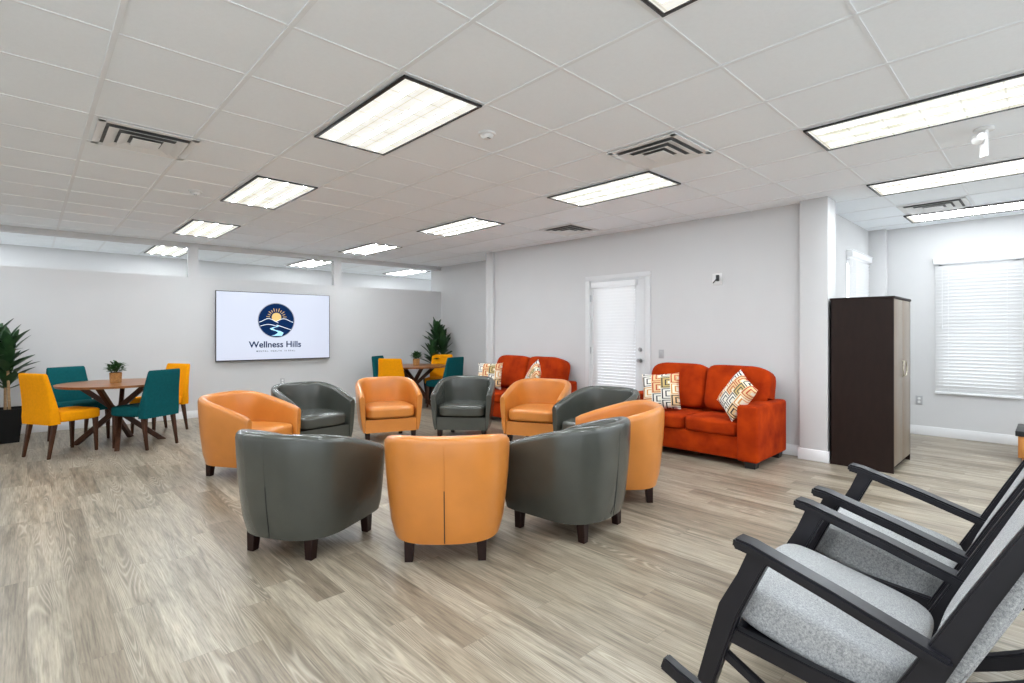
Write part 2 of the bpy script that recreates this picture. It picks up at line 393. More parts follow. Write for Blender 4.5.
# ------------------------------------------------------------------ windows and door
def slats(b, L, z0, z1, pitch=.043, depth=.050, tilt=57):
    n = int((z1-z0)/pitch)
    for i in range(n):
        z = z0+(i+.5)*pitch
        R = Matrix.Translation((0, 0, z)) @ Matrix.Rotation(math.radians(tilt), 4, 'X')
        box(b, -L/2, L/2, -depth/2, depth/2, -.0013, .0013, 0, M4=R)
def window(name, L, z0, z1, loc, rz, label):
    """local: x along the wall, y towards the room; opening from z0 to z1"""
    b = B()
    for x0, x1, a0, a1 in ((-L/2, -L/2+.04, z0, z1), (L/2-.04, L/2, z0, z1), (-L/2, L/2, z0, z0+.04), (-L/2, L/2, z1-.04, z1), (-L/2, L/2, (z0+z1)/2-.02, (z0+z1)/2+.02)):
        box(b, x0, x1, -.11, -.07, a0, a1, .004)
    w = struct(name, b, 'trim', loc, rz); w['label'] = label
    b = B(); box(b, -L/2+.04, L/2-.04, -.095, -.085, z0+.04, z1-.04); obj('pane', b, 'pane', w, smooth=False)
    b = B(); box(b, -L/2-.045, L/2+.045, .002, .075, z1-.005, z1+.075, .008); box(b, -L/2-.05, L/2+.05, .002, .082, z1+.068, z1+.082, .004)
    obj('valance', b, 'trim', w)
    b = B(); slats(b, L+.06, z0-.035, z1-.01)
    for v in b.verts: v.co.y += .032
    obj('blind_slats', b, 'blind', w, smooth=False)
    b = B(); box(b, -L/2-.032, L/2+.032, .010, .056, z0-.062, z0-.036, .006); obj('bottom_rail', b, 'trim', w)
    b = B()
    for x in (-L*.36, L*.36): tube(b, [(x, .062, z0-.05), (x, .062, z1)], .0012, 6)
    tube(b, [(L*.44, .066, z1), (L*.44, .066, (z0+z1)/2)], .0015, 6); cyl(b, (L*.44, .066), .006, (z0+z1)/2-.04, (z0+z1)/2, 8)
    obj('cord', b, 'trim', w)
    return w
window('window_1', VY1-VY0, VZ0, VZ1, (8.70, (VY0+VY1)/2, 0), PI/2, 'large alcove window behind closed white horizontal blinds')
window('window_2', WX1-WX0, WZ0, WZ1, ((WX0+WX1)/2, 1.80, 0), PI, 'small window with white blinds above the dark cabinet')

b = B()
for x0, x1, z0, z1 in ((DY0-.075, DY0+.002, 0, DZ-.002), (DY1-.002, DY1+.075, 0, DZ-.002), (DY0-.075, DY1+.075, DZ, DZ+.065)):
    box(b, x0, x1, .001, .018, z0, z1, .005)
for x0, x1, z0, z1 in ((DY0, DY0+.018, 0, DZ), (DY1-.018, DY1, 0, DZ), (DY0, DY1, DZ-.018, DZ)):
    box(b, x0, x1, -.14, .0, z0, z1)
sw('trim_4', b, 'frame')
b = B()
d0, d1 = DY0+.021, DY1-.021
box(b, d0, d0+.15, -.050, -.006, .01, DZ-.021, .003); box(b, d1-.10, d1, -.050, -.006, .01, DZ-.021, .003)
box(b, d0+.14, d1-.09, -.050, -.006, .01, .25); box(b, d0+.14, d1-.09, -.050, -.006, DZ-.13, DZ-.021)
door = sw('door_1', b, 'frame'); door['label'] = 'white glazed entry door with closed white blinds between the two sofas'
b = B(); box(b, d0+.14, d1-.09, -.034, -.026, .24, DZ-.12); obj('pane', b, 'pane', door, smooth=False)
b = B()
L = d1-d0-.19; cxd = (d0+d1)/2+.035
slats(b, L, .2, DZ-.11)
for v in b.verts: v.co.x += cxd; v.co.y += .022
obj('blind_slats', b, 'blind', door, smooth=False)
b = B(); box(b, cxd-L/2-.02, cxd+L/2+.02, -.004, .062, DZ-.115, DZ-.035, .006); obj('valance', b, 'trim', door)
b = B(); box(b, cxd-L/2, cxd+L/2, .002, .044, .175, .2, .005); obj('bottom_rail', b, 'trim', door)
def knob(bx, z, nm):
    b = B()
    Rm = Matrix.Translation((bx, 0, z)) @ Matrix.Rotation(-PI/2, 4, 'X')
    cyl(b, (0, 0), .030, -.004, .012, 24, bev=.003)
    if nm == 'door_handle':
        cyl(b, (0, 0), .012, .008, .04, 16); cyl(b, (0, 0), .022, .036, .062, 24, r1=.028, bev=.006)
    else: cyl(b, (0, 0), .022, .010, .022, 24, bev=.004)
    for v in b.verts: v.co = Rm @ v.co
    obj(nm, b, 'steel', door)
knob(d0+.065, .98, 'door_handle'); knob(d0+.065, 1.13, 'deadbolt')
for z in (.25, 1.1, 1.87):
    b = B(); cyl(b, (d1+.008, .004), .009, z-.05, z+.05, 12); obj('hinge', b, 'steel', door)

# ------------------------------------------------------------------ wall plates and sensors
def plate(name, label, cat, loc, rz, kind):
    t = thing(name, label, cat, loc, rz)
    b = B(); box(b, -.037, .037, 0.001, .007, -.058, .058, .003); obj('cover_plate', b, 'plate', t)
    if kind == 'outlet':
        for z in (-.022, .022):
            b = B(); cyl(b, (0, 0), .0165, .004, .0095, 20)
            R = Matrix.Translation((0, 0, z)) @ Matrix.Rotation(-PI/2, 4, 'X')
            for v in b.verts: v.co = R @ v.co
            obj('socket', b, 'white', t)
    else:
        b = B(); box(b, -.017, .017, .005, .011, -.034, .034, .003); obj('rocker_switch', b, 'plate', t)
    return t
def on_sofa_wall(along, z, out=0.):
    c, s = math.cos(SR), math.sin(SR)
    return (SX+along*c-out*s, SY+along*s+out*c, z)
def on_tv_wall(x, z, out=0.):    # out = towards the room
    c, s = math.cos(TVR), math.sin(TVR)
    return (x*c+out*s, TVY+x*s-out*c, z)
plate('light_switch', 'grey light switch plate on the wall right of the blinded door', 'light switch', on_sofa_wall(1.70, 1.08), SR, 'switch')
plate('power_outlet', 'grey power outlet low on the wall under the large window side of the alcove', 'outlet', (8.70, 1.25, .46), PI/2, 'outlet')
plate('power_outlet', 'small grey power outlet low on the wall under the wall screen', 'outlet', on_tv_wall(3.28, .50), TVR+PI, 'outlet')
t = thing('motion_sensor', 'white wall plate with a small black camera, high between door and column', 'sensor', on_sofa_wall(.95, 2.02), SR)
b = B(); box(b, -.06, .06, 0.001, .010, -.07, .07, .004); obj('cover_plate', b, 'white', t)
b = B(); tube(b, [(.048, .012, -.045), (.0, .045, -.01), (-.030, .07, .02)], .006, 8); obj('bracket', b, 'black', t)
b = B(); box(b, -.048, -.016, .05, .09, -.03, .045, .006); obj('camera_body', b, 'black', t)

# ------------------------------------------------------------------ ceiling lights, vents, detectors
def make_light():
    t = thing('ceiling_light', 'x', 'ceiling light', group='fluorescent ceiling lights')
    W, L, e = .560, 1.215, .020
    b = B()
    for x0, x1, y0, y1 in ((0, e, 0, L), (W-e, W, 0, L), (0, W, 0, e), (0, W, L-e, L)):
        box(b, x0, x1, y0, y1, -.012, .0, .002)
    obj('frame', b, 'black', t)
    b = B(); box(b, e-.002, W-e+.002, e-.002, L-e+.002, -.007, -.001); obj('lens', b, 'lens0', t, smooth=False)
    for x in (.11, .28, .45):
        b = B(); box(b, x-.016, x+.016, .05, L-.05, -.0095, -.0068, .001); obj('tube', b, 'tube', t)
    return t
LP = make_light()
LX = [GX0-4*GP+.03, GX0+.02, GX0+4*GP-.0, 5.86, 7.74]
lights = [
 (1, -.01, 0, 'long white ceiling light cut off by the top edge above the chairs'),
 (1, 2.455, 0, 'bright ceiling light nearest the round smoke detector, left of centre'),
 (1, 4.94, 1, 'second ceiling light from the top in the row on the left'),
 (1, 7.42, 1, 'ceiling light nearest the partition wall in the left row'),
 (2, 2.44, 1, 'ceiling light touching the square vent, right of centre'),
 (2, 4.92, 1, 'ceiling light in front of the far square vent, middle of ceiling'),
 (2, 7.42, 1, 'farthest ceiling light of the middle row, near the partition'),
 (2, .0, 1, 'largest ceiling light at upper right, running out of frame'),
 (3, .03, 1, 'ceiling light behind the hanging white device at right'),
 (4, .05, 1, 'ceiling light nearest the alcove wall at far right'),
 (0, 9.92, 0, 'light beyond the partition opening at the left edge of the photo'),
 (1, 9.92, 0, 'light beyond the partition, seen just left of the left post'),
 (2, 9.92, 0, 'light beyond the partition, seen left of the right post'),
 (3, 9.92, 0, 'light beyond the partition at the right end of the opening'),
 (0, -.01, 0, None), (0, 2.455, 0, None), (0, 4.94, 0, None), (0, 7.42, 0, None), (3, -2.4, 0, None), (4, -2.4, 0, None),
 (0, -2.5, 0, None), (1, -2.5, 0, None), (2, -2.5, 0, None)]  # fixtures behind the camera are unseen extras, added to light the room
for i, (c, y, w, lab) in enumerate(lights):
    x = LX[c] if not (y > 9 and c == 3) else 6.22
    lab = lab or 'ceiling light outside the view, behind or left of the camera'
    o = place(LP, i == 0, (x, y, CEIL-.0072), 0, lab, 'fluorescent ceiling lights')
    if c == 4:
        for ch in o.children:
            if ch.name.startswith('tube'):
                me = ch.data.copy(); me.materials[0] = M['tubed']; ch.data = me
    if w:
        for ch in o.children:
            if ch.name.startswith('lens'):
                ch.data = ch.data.copy() if 'warm' not in bpy.data.meshes else ch.data
                if 'warm' not in bpy.data.meshes:
                    ch.data.name = 'warm'; ch.data.materials[0] = M['lens1']
                else: ch.data = bpy.data.meshes['warm']

def make_vent():
    t = thing('ceiling_vent', 'x', 'air vent', group='square ceiling vents')
    S = .585
    def ring(b, a, w, z0, z1, drop):   # square louvre ring, outer half-size a, sloping inwards and up
        for k in range(4):
            R = Matrix.Rotation(k*PI/2, 4, 'Z')
            q = [(-a, -a, z0), (a, -a, z0), (a-w, -(a-w), z1), (-(a-w), -(a-w), z1)]
            lo = [b.verts.new(R @ Vector(p)) for p in q]; hi = [b.verts.new(R @ Vector((p[0], p[1], p[2]-.002))) for p in q]
            b.faces.new(lo); b.faces.new(hi[::-1])
            for i in range(4): b.faces.new((lo[i], hi[i], hi[(i+1) % 4], lo[(i+1) % 4]))
    b = B()
    for k in range(4):
        box(b, -S/2, S/2, -S/2, -S/2+.045, -.010, 0, .002, M4=Matrix.Rotation(k*PI/2, 4, 'Z'))
    obj('frame', b, 'white', t)
    b = B(); ring(b, .232, .062, -.026, -.008, 0); ring(b, .160, .060, -.030, -.010, 0); box(b, -.085, .085, -.085, .085, -.032, -.024, .003)
    obj('louvres', b, 'white', t, smooth=False)
    b = B(); box(b, -S/2+.045, S/2-.045, -S/2+.045, S/2-.045, -.0045, -.001); obj('duct', b, 'dark', t, smooth=False)
    return t
VP = make_vent()
for i, (x, y, lab) in enumerate([
    (3.62, 2.14, 'square ceiling vent touching the near end of a light, right of centre'),
    (.635, 4.62, 'square ceiling vent at the upper left, above the left dining table'),
    (5.42, 4.60, 'distant square ceiling vent above the far sofa'),
    (7.38, .93, 'square ceiling vent between two lights at the far right')]):
    place(VP, i == 0, (x, y, CEIL-.0072), 0, lab, 'square ceiling vents')
def make_detector():
    t = thing('smoke_detector', 'x', 'smoke detector', group='round smoke detectors')
    b = B(); cyl(b, (0, 0), .062, -.014, 0, 32, bev=.003); obj('base', b, 'white', t)
    b = B(); cyl(b, (0, 0), .030, -.042, -.014, 32, r1=.052, bev=.006); obj('cover', b, 'white', t)
    b = B()
    for a in (.4, 1.2): box(b, .012*math.cos(a*3)-.006, .012*math.cos(a*3)+.006, -.03, -.02, -.0435, -.041)
    obj('test_button', b, 'dark', t)
    return t
DP = make_detector()
place(DP, True, (2.39, 2.79, CEIL), 0, 'round white smoke detector beside the bright light near top centre')
place(DP, False, (1.23, 5.95, CEIL), 0, 'distant smoke detector left of the second left ceiling light')
t = thing('ceiling_emitter', 'white hanging ceiling device with a round head between the right lights', 'ceiling device', (4.86, .34, CEIL), 0)
b = B(); cyl(b, (0, 0), .058, -.02, 0, 28, bev=.004); obj('base', b, 'white', t)
b = B(); Mx = Matrix.Rotation(.75, 4, 'Z'); box(b, -.024, .024, -.012, .012, -.20, -.015, .003, M4=Mx); obj('arm', b, 'white', t)
b = B(); R = Matrix.Translation((-.045, .02, -.075)) @ Matrix.Rotation(-PI/2*.9, 4, 'Y') @ Matrix.Rotation(.5, 4, 'X')
cyl(b, (0, 0), .036, -.035, .035, 24, r1=.026, bev=.004)
for v in b.verts: v.co = R @ v.co
obj('lamp_head', b, 'white', t)

# ------------------------------------------------------------------ wall screen
TX, TW, TZ0, TZ1 = 3.158, 1.86, .890, 2.050
t = thing('television', 'large flat wall screen showing a round navy hills logo', 'television', on_tv_wall(TX, (TZ0+TZ1)/2, .0), TVR)
HW, HH = TW/2, (TZ1-TZ0)/2
b = B(); box(b, -HW+.25, HW-.25, -.045, -.001, -HH+.2, HH-.2, .004); obj('wall_mount', b, 'black', t)
b = B(); box(b, -HW, HW, -.085, -.045, -HH, HH, .004); obj('housing', b, 'black', t)
b = B(); box(b, -HW+.010, HW-.010, -.0865, -.083, -HH+.016, HH-.010); scr = obj('screen', b, 'screen', t, smooth=False)
def flat(name, loops, m, y):
    b = B()
    for lp in loops:
        va = [b.verts.new((p[0], y, p[1])) for p in lp]; vb = [b.verts.new((p[0], y-.0008, p[1])) for p in lp]
        b.faces.new(va); b.faces.new(vb[::-1])
        for i in range(len(lp)): b.faces.new((va[i], vb[i], vb[(i+1) % len(lp)], va[(i+1) % len(lp)]))
    return obj(name, b, m, t, smooth=False)
LCX, LCZ, LR_ = .000, .105, .290
def ell(cx, cz, r, n=64, r2=None): return [(cx+r*math.cos(2*PI*k/n), cz+(r2 or r)*math.sin(2*PI*k/n)) for k in range(n)]
flat('logo_ring', [ell(LCX, LCZ, LR_+.012)], 'lgrey', -.0870)
flat('logo_disc', [ell(LCX, LCZ, LR_)], 'navy', -.0880)
flat('logo_sun', [ell(LCX+.0, LCZ+.055, .078, 40)], 'lgold', -.0890)
rays = []
for k in range(11):
    a = math.radians(90+(k-5)*17)
    r0, r1 = .105, .150 if k % 2 else .165
    c, s = math.cos(a), math.sin(a); w = .0045
    cx, cz = LCX, LCZ+.05
    rays.append([(cx+c*r0-s*w, cz+s*r0+c*w), (cx+c*r0+s*w, cz+s*r0-c*w), (cx+c*r1+s*w, cz+s*r1-c*w), (cx+c*r1-s*w, cz+s*r1+c*w)])
flat('logo_rays', rays, 'lgold', -.0890)
def line_loop(f, x0, x1, w, n=24):
    top = [(x0+(x1-x0)*i/n, f(x0+(x1-x0)*i/n)+w/2) for i in range(n+1)]; bot = [(p[0], p[1]-w) for p in top[::-1]]
    return top+bot
def hillbody(f, x0, x1, n=30):
    pts = [(x0+(x1-x0)*i/n, f(x0+(x1-x0)*i/n)) for i in range(n+1)]
    return pts
h1 = lambda x: LCZ-.045+.075*math.exp(-((x-LCX+.13)/.11)**2)-.16*max(0, x-LCX)            # left back hill
h2 = lambda x: LCZ-.045+.075*math.exp(-((x-LCX-.12)/.12)**2)-.12*max(0, LCX-x)             # right back hill
h3 = lambda x: LCZ-.115+.045*math.exp(-((x-LCX+.13)/.13)**2)
def clipc(loop, r=LR_-.004):
    out = []
    for x, z in loop:
        dx, dz = x-LCX, z-LCZ; L_ = math.hypot(dx, dz)
        if L_ > r: dx, dz = dx*r/L_, dz*r/L_
        out.append((LCX+dx, LCZ+dz))
    return out
low = [(LCX+.285*math.cos(a), LCZ+.275*math.sin(a)) for a in [math.radians(-12-156*i/20) for i in range(21)]]
flat('logo_hills', [clipc([(LCX-.27+.54*i/30, max(h1(LCX-.27+.54*i/30), h2(LCX-.27+.54*i/30))) for i in range(31)]+low)], 'navy', -.0900)
flat('logo_hill_lines', [clipc(line_loop(h1, LCX-.275, LCX+.03, .010)), clipc(line_loop(h2, LCX-.0, LCX+.275, .010)), clipc(line_loop(h3, LCX-.26, LCX+.02, .010)),
     clipc(line_loop(lambda x: LCZ-.085-.35*(x-LCX-.02)**1 if x > LCX else LCZ-.08, LCX+.0, LCX+.255, .010))], 'lwhite', -.0910)
riv_c = [(.03, -.085, .008), (.02, -.105, .014), (-.05, -.125, .022), (-.085, -.145, .026), (-.05, -.165, .030), (.03, -.185, .036), (.07, -.215, .046), (.04, -.245, .060), (-.0, -.268, .085)]
lf = [(LCX+x-w, LCZ+z) for x, z, w in riv_c]; rt = [(LCX+x+w, LCZ+z) for x, z, w in riv_c]
flat('logo_river', [clipc(lf+rt[::-1])], 'lblue', -.0920)
def text(name, s, size, m, cx, cz, bold=.0, sp=1.0):
    cu = bpy.data.curves.new(name, 'FONT'); cu.body = s; cu.size = size; cu.align_x = 'CENTER'; cu.align_y = 'CENTER'; cu.extrude = .0005
    cu.offset = bold; cu.space_character = sp
    o = bpy.data.objects.new(name+'_tmp', cu); C.objects.link(o)
    bpy.context.view_layer.update()
    me = bpy.data.meshes.new_from_object(o); bpy.data.objects.remove(o)
    o = bpy.data.objects.new(name, me); C.objects.link(o); me.materials.clear(); me.materials.append(M[m])
    o.parent = t; o.rotation_euler = (PI/2, 0, 0); o.location = (cx, -.0885, cz)
    return o
text('logo_name', 'Wellness Hills', .148, 'navy', LCX-.01, -.315, .0028, 1.0)
text('logo_tagline', 'MENTAL. HEALTH. IS REAL.', .034, 'tagc', LCX-.0, -.425, .0006, 1.6)

# ------------------------------------------------------------------ tub chairs
def make_tub(m, nm):
    t = thing('barrel_armchair', 'x', 'armchair')
    Wd, yf, yb, ys = .395, .340, -.365, .02
    N = 40
    base = []   # outer path, with outward normals
    for i in range(9): y = yf+(ys-yf)*i/8; base.append((-Wd, y, -1, 0))
    K = 28
    for i in range(1, K):
        a = PI+PI*i/K
        ca, sa = math.cos(a), math.sin(a)
        e = .78
        x = Wd*math.copysign(abs(ca)**e, ca); y = ys+(ys-yb)*math.copysign(abs(sa)**e, sa)
        base.append((x, y, None, None))
    for i in range(9): y = ys+(yf-ys)*i/8; base.append((Wd, y, 1, 0))
    P = []
    for i, (x, y, nx, ny) in enumerate(base):
        if nx is None:
            x0, y0 = base[i-1][:2]; x1, y1 = base[i+1][:2]
            tx, ty = x1-x0, y1-y0; L_ = math.hypot(tx, ty); nx, ny = ty/L_, -tx/L_
            if nx*x+ny*(y-ys) < 0: nx, ny = -nx, -ny
        P.append((x, y, nx, ny))
    def top(y):
        s = max(0, min(1, (yf-y)/(yf-yb-.03))); s = 1-(1-s)**1.45
        return .590+.175*s
    ZB, T = .126, .078
    def section(y, shrink=0.):
        h = top(y); T2 = T/2
        pts = []
        for j in range(7):    # outer side, bottom to top
            z = ZB+(h-.045-ZB)*j/6; f = (z-ZB)/(h-ZB)
            o = -.054*(1-f)**1.7 - (.012 if j == 0 else 0)
            pts.append((o, z))
        for a in (30, 60, 90, 120, 150):
            ar = math.radians(a); pts.append((-T2+T2*math.cos(ar), h-.045+.045*math.sin(ar)))
        for j in range(4): z = h-.045+(.24-(h-.045))*j/3; pts.append((-T-.004*j, z))
        pts.append((-T-.01, ZB+.02))
        if shrink:
            cx = sum(p[0] for p in pts)/len(pts); cz = sum(p[1] for p in pts)/len(pts)
            pts = [(cx+(p[0]-cx)*(1-shrink*2.2), cz+(p[1]-cz)*(1-shrink*.35)) for p in pts]
        return pts
    bm = B(); rings = []
    st = [(P[0], .16, .0)] + [(P[0], .05, -.008)] + [(p, 0, 0) for p in P[1:-1]] + [(P[-1], .05, -.008), (P[-1], .16, 0.)]
    st[0] = (P[0], .12, .003); st[-1] = (P[-1], .12, .003)
    for (x, y, nx, ny), sh, dy in st:
        rings.append([bm.verts.new((x+nx*o, y+ny*o+dy, z)) for o, z in section(y, sh)])
    n = len(rings[0])
    for a, c in zip(rings, rings[1:]):
        for k in range(n): bm.faces.new((a[k], a[(k+1) % n], c[(k+1) % n], c[k]))
    bm.faces.new(rings[0]); bm.faces.new(rings[-1][::-1])
    obj('shell', bm, m, t, angle=50)
    # upholstered base filling the U, with a front panel
    bm = B()
    loop = [(x-nx*.085, y-ny*.085) for x, y, nx, ny in P]
    loop[0] = (loop[0][0], yf-.012); loop[-1] = (loop[-1][0], yf-.012)
    va = [bm.verts.new((x, y, ZB+.006)) for x, y in loop]; vb = [bm.verts.new((x, y, .292)) for x, y in loop]
    bm.faces.new(va[::-1]); bm.faces.new(vb)
    for i in range(len(loop)): j = (i+1) % len(loop); bm.faces.new((va[i], va[j], vb[j], vb[i]))
    obj('seat_base', bm, m, t)
    bm = B(); cushion(bm, -.305, .305, -.27, yf+.018, .295, .450, 9, .35, 6)
    for v in bm.verts:      # follow the round back
        if v.co.y < 0: v.co.x *= 1-.45*min(1, (-v.co.y/.27))**2
    obj('seat_cushion', bm, m, t, angle=60)
    for sx in (-1, 1):
        bm = B(); taper_leg(bm, (sx*.285, yf-.072, 0), (sx*.283, yf-.075, ZB+.008), .024, .031); obj('leg', bm, 'dleg', t)
        bm = B(); taper_leg(bm, (sx*.218, -.215, 0), (sx*.214, -.208, ZB+.008), .024, .031); obj('leg', bm, 'dleg', t)
    # closed slit at the centre of the back
    bm = B()
    pts = []
    for j in range(9):
        z = ZB+.012+(.44-ZB)*j/8; f = (z-ZB)/(.76-ZB); pts.append((0, yb-(-.054*(1-f)**1.7)-.0005, z))
    tube(bm, pts, .0028, 6); obj('back_slit', bm, 'seam', t)
    bm = B()
    pts = [(0, yb-(-.054*(1-((z-ZB)/(.76-ZB)))**1.7)-.0002, z) for z in (.44, .52, .6, .68, .71)]+[(0, yb+.012, .748), (0, yb+.035, .7615), (0, yb+.06, .7535), (0, yb+.076, .72)]
    tube(bm, pts, .0018, 6); obj('back_seam', bm, m, t)
    return t
TO = make_tub('orange', 'o'); TG = make_tub('grey', 'g')
chairs = [  # x, y, facing, colour, label
 (1.965, 2.675, (.645, .764), 'o', 'orange leather barrel armchair seen squarely from behind at front centre'),
 (1.325, 3.375, (.875, .485), 'g', 'grey leather barrel armchair with its back to us, front left of circle'),
 (2.825, 2.345, (-.10, .99), 'g', 'grey leather barrel armchair with its back to us, right of the front orange one'),
 (3.655, 2.548, (-.68, .73), 'o', 'orange leather barrel armchair in side view on the right of the circle, nearest the sofa'),
 (1.565, 5.47, (.55, -.835), 'o', 'orange leather barrel armchair in side view on the left, nearest the left table'),
 (2.386, 5.96, (.14, -.99), 'g', 'dark leather barrel armchair under the wall screen, left of an orange one'),
 (3.40, 5.965, (-.34, -.94), 'o', 'orange leather barrel armchair facing us in the back row below the yellow chair'),
 (4.224, 5.365, (-.75, -.66), 'g', 'grey leather barrel armchair facing us at the back, left of the far sofa'),
 (4.641, 4.42, (-.90, -.43), 'o', 'orange leather barrel armchair turned towards us in front of the far sofa'),
 (4.427, 3.315, (-.93, -.05), 'g', 'dark leather barrel armchair in side view in front of the door'),
]
fo = fg = True
for x, y, (fx, fy), c, lab in chairs:
    if c == 'o': place(TO, fo, (x, y, 0), face(fx, fy), lab, 'barrel armchairs in a circle'); fo = False
    else: place(TG, fg, (x, y, 0), face(fx, fy), lab, 'barrel armchairs in a circle'); fg = False

# ------------------------------------------------------------------ dining chairs and tables
def make_dining(m):
    t = thing('dining_chair', 'x', 'chair')
    bm = B(); cushion(bm, -.235, .235, -.19, .265, .375, .495, 8, .30, 7); obj('seat', bm, m, t, angle=60)
    # back: lofted from the seat frame upwards, leaning and narrowing
    bm = B(); rings = []
    prof = [(.365, -.215, .110, .232), (.44, -.22, .105, .236), (.52, -.225, .085, .238), (.62, -.24, .07, .232), (.74, -.262, .058, .222), (.86, -.286, .05, .212), (.905, -.295, .046, .207), (.922, -.298, .030, .198)]
    for z, yc, th, hw in prof:
        r = min(.02, th*.45); pts = []
        for sx, sy in ((1, 1), (-1, 1), (-1, -1), (1, -1)):
            cx, cy = sx*(hw-r), yc+sy*(th/2-r)
            a0 = {(1, 1): 0, (-1, 1): 90, (-1, -1): 180, (1, -1): 270}[(sx, sy)]
            for q in (0, 30, 60, 90): a = math.radians(a0+q); pts.append((cx+r*math.cos(a), cy+r*math.sin(a), z+.004*math.cos(PI*cx/hw/2)))
        rings.append([bm.verts.new(p) for p in pts])
    n = len(rings[0])
    for a, c in zip(rings, rings[1:]):
        for k in range(n): bm.faces.new((a[k], a[(k+1) % n], c[(k+1) % n], c[k]))
    bm.faces.new(rings[0][::-1]); bm.faces.new(rings[-1])
    obj('backrest', bm, m, t, angle=50)
    for sx in (-1, 1):
        bm = B(); taper_leg(bm, (sx*.20, .215, 0), (sx*.195, .205, .39), .013, .022); obj('leg', bm, 'walleg', t)
        bm = B(); taper_leg(bm, (sx*.20, -.265, 0), (sx*.195, -.205, .38), .013, .022); obj('leg', bm, 'walleg', t)
    return t
DY = make_dining('yellow'); DT = make_dining('teal')
T1, T2 = (.80, 7.90), (5.24, 8.17)
dch = [
 (.30, 7.72, (.87, .49), 'y', 'yellow upholstered dining chair at the left edge of the near round table'),
 (1.03, 7.55, (-.55, .83), 't', 'teal dining chair pulled up to the right front of the left table'),
 (1.31, 8.45, (-.88, -.47), 'y', 'yellow dining chair behind the teal one, below the wall screen side'),
 (.49, 8.50, (.42, -.90), 't', 'teal dining chair against the wall behind the left table'),
 (4.72, 7.94, (.80, .60), 'y', 'yellow dining chair at the distant corner table, nearest us'),
 (4.98, 8.55, (.55, -.83), 't', 'teal dining chair mostly hidden behind a yellow one at the corner table'),
 (5.86, 8.28, (-.75, -.66), 'y', 'yellow dining chair in front of the corner palm'),
 (5.54, 7.68, (-.17, .985), 't', 'teal dining chair at the right of the corner table'),
]
fy = ft = True
for x, y, (fx, fy_), c, lab in dch:
    if c == 'y': place(DY, fy, (x, y, 0), face(fx, fy_), lab, 'dining chairs around the round tables'); fy = False
    else: place(DT, ft, (x, y, 0), face(fx, fy_), lab, 'dining chairs around the round tables'); ft = False
def make_table():
    t = thing('round_table', 'x', 'table', group='round walnut tables')
    b = B(); cyl(b, (0, 0), .575, .725, .752, 72, r1=.585, bev=.006); obj('tabletop', b, 'walnut', t)
    for k, a in enumerate((142, 260, 352, 62)):
        a = math.radians(a); c, s = math.cos(a), math.sin(a); o = .035
        p0 = Vector((c*.46-s*o, s*.46+c*o, .0)); p1 = Vector((-c*.36-s*o, -s*.36+c*o, .725))
        b = B(); d = p1-p0; side = Vector((-s, c, 0)); upv = d.cross(side).normalized()
        w, h = .024, .032
        lo = []; hi = []
        for sx, sy in ((-1, -1), (1, -1), (1, 1), (-1, 1)):
            off = side*w*sx
            # cut the beam level at floor and top
            ex = Vector((c, s, 0))*h*sy*1.35
            lo.append(b.verts.new(p0+off+ex)); hi.append(b.verts.new(p1+off+ex))
        fs = [b.faces.new(lo[::-1]), b.faces.new(hi)]
        for i in range(4): j = (i+1) % 4; fs.append(b.faces.new((lo[i], lo[j], hi[j], hi[i])))
        bmesh.ops.bevel(b, geom=list({e for f in fs for e in f.edges}), offset=.004, segments=1, affect='EDGES')
        obj('leg', b, 'walleg', t)
    b = B(); cyl(b, (0, 0), .07, .37, .44, 24, bev=.005); obj('hub', b, 'walleg', t)
    return t
RT = make_table()
place(RT, True, (*T1, 0), .0, 'round walnut dining table at left with crossed legs')
place(RT, False, (*T2, 0), .35, 'round walnut dining table in the far corner by the palm')

def leaf_blade(b, p, ang, elev, L, w, curl=.9, n=6, fold=.25):
    """long lance leaf from point p, curving over"""
    e = elev; pos = Vector(p); prev = None; sd = Vector((-math.sin(ang), math.cos(ang), 0))
    for i in range(n+1):
        f = i/n; ww = w*(math.sin(PI*min(1, (f*.92+.06)))**.8)*.5+.001
        dirv = Vector((math.cos(ang)*math.cos(e), math.sin(ang)*math.cos(e), math.sin(e)))
        nrm = sd.cross(dirv)
        cur = (b.verts.new(pos-sd*ww+nrm*-ww*fold), b.verts.new(pos), b.verts.new(pos+sd*ww+nrm*-ww*fold))
        if prev:
            b.faces.new((prev[0], prev[1], cur[1], cur[0])); b.faces.new((prev[1], prev[2], cur[2], cur[1]))
        prev = cur; pos = pos+dirv*(L/n); e -= curl/n
def small_plant(loc, lab):
    t = thing('potted_plant', lab, 'plant', loc, 0, 'small plants in woven pots')
    b = B(); cyl(b, (0, 0), .058, 0, .125, 32, r1=.064, bev=.004)
    pot = obj('woven_pot', b, 'basket', t)
    b = B(); cyl(b, (0, 0), .056, .122, .128, 24); obj('soil', b, 'soil', t)
    b = B(); rnd = random.Random(3)
    for k in range(190):
        a = rnd.uniform(0, 2*PI); r = rnd.uniform(0, .075); z = .125+rnd.uniform(.01, .13)*(1-.4*r/.07)
        leaf_blade(b, (r*math.cos(a), r*math.sin(a), z), a+rnd.uniform(-.6, .6), rnd.uniform(.0, 1.1), rnd.uniform(.04, .075), .026, .6, 4)
    obj('foliage', b, 'leaf2', t)
    b = B()
    for k in range(9):
        a = k*.7; tube(b, [(0.01*math.cos(a), .01*math.sin(a), .12), (.04*math.cos(a), .04*math.sin(a), .20)], .002, 5)
    obj('stems', b, 'leaf2', t)
small_plant((.785, 7.87, .7525), 'small leafy plant in a woven pot on the left round table')
small_plant((5.27, 8.17, .7525), 'small leafy plant in a woven pot on the corner table')

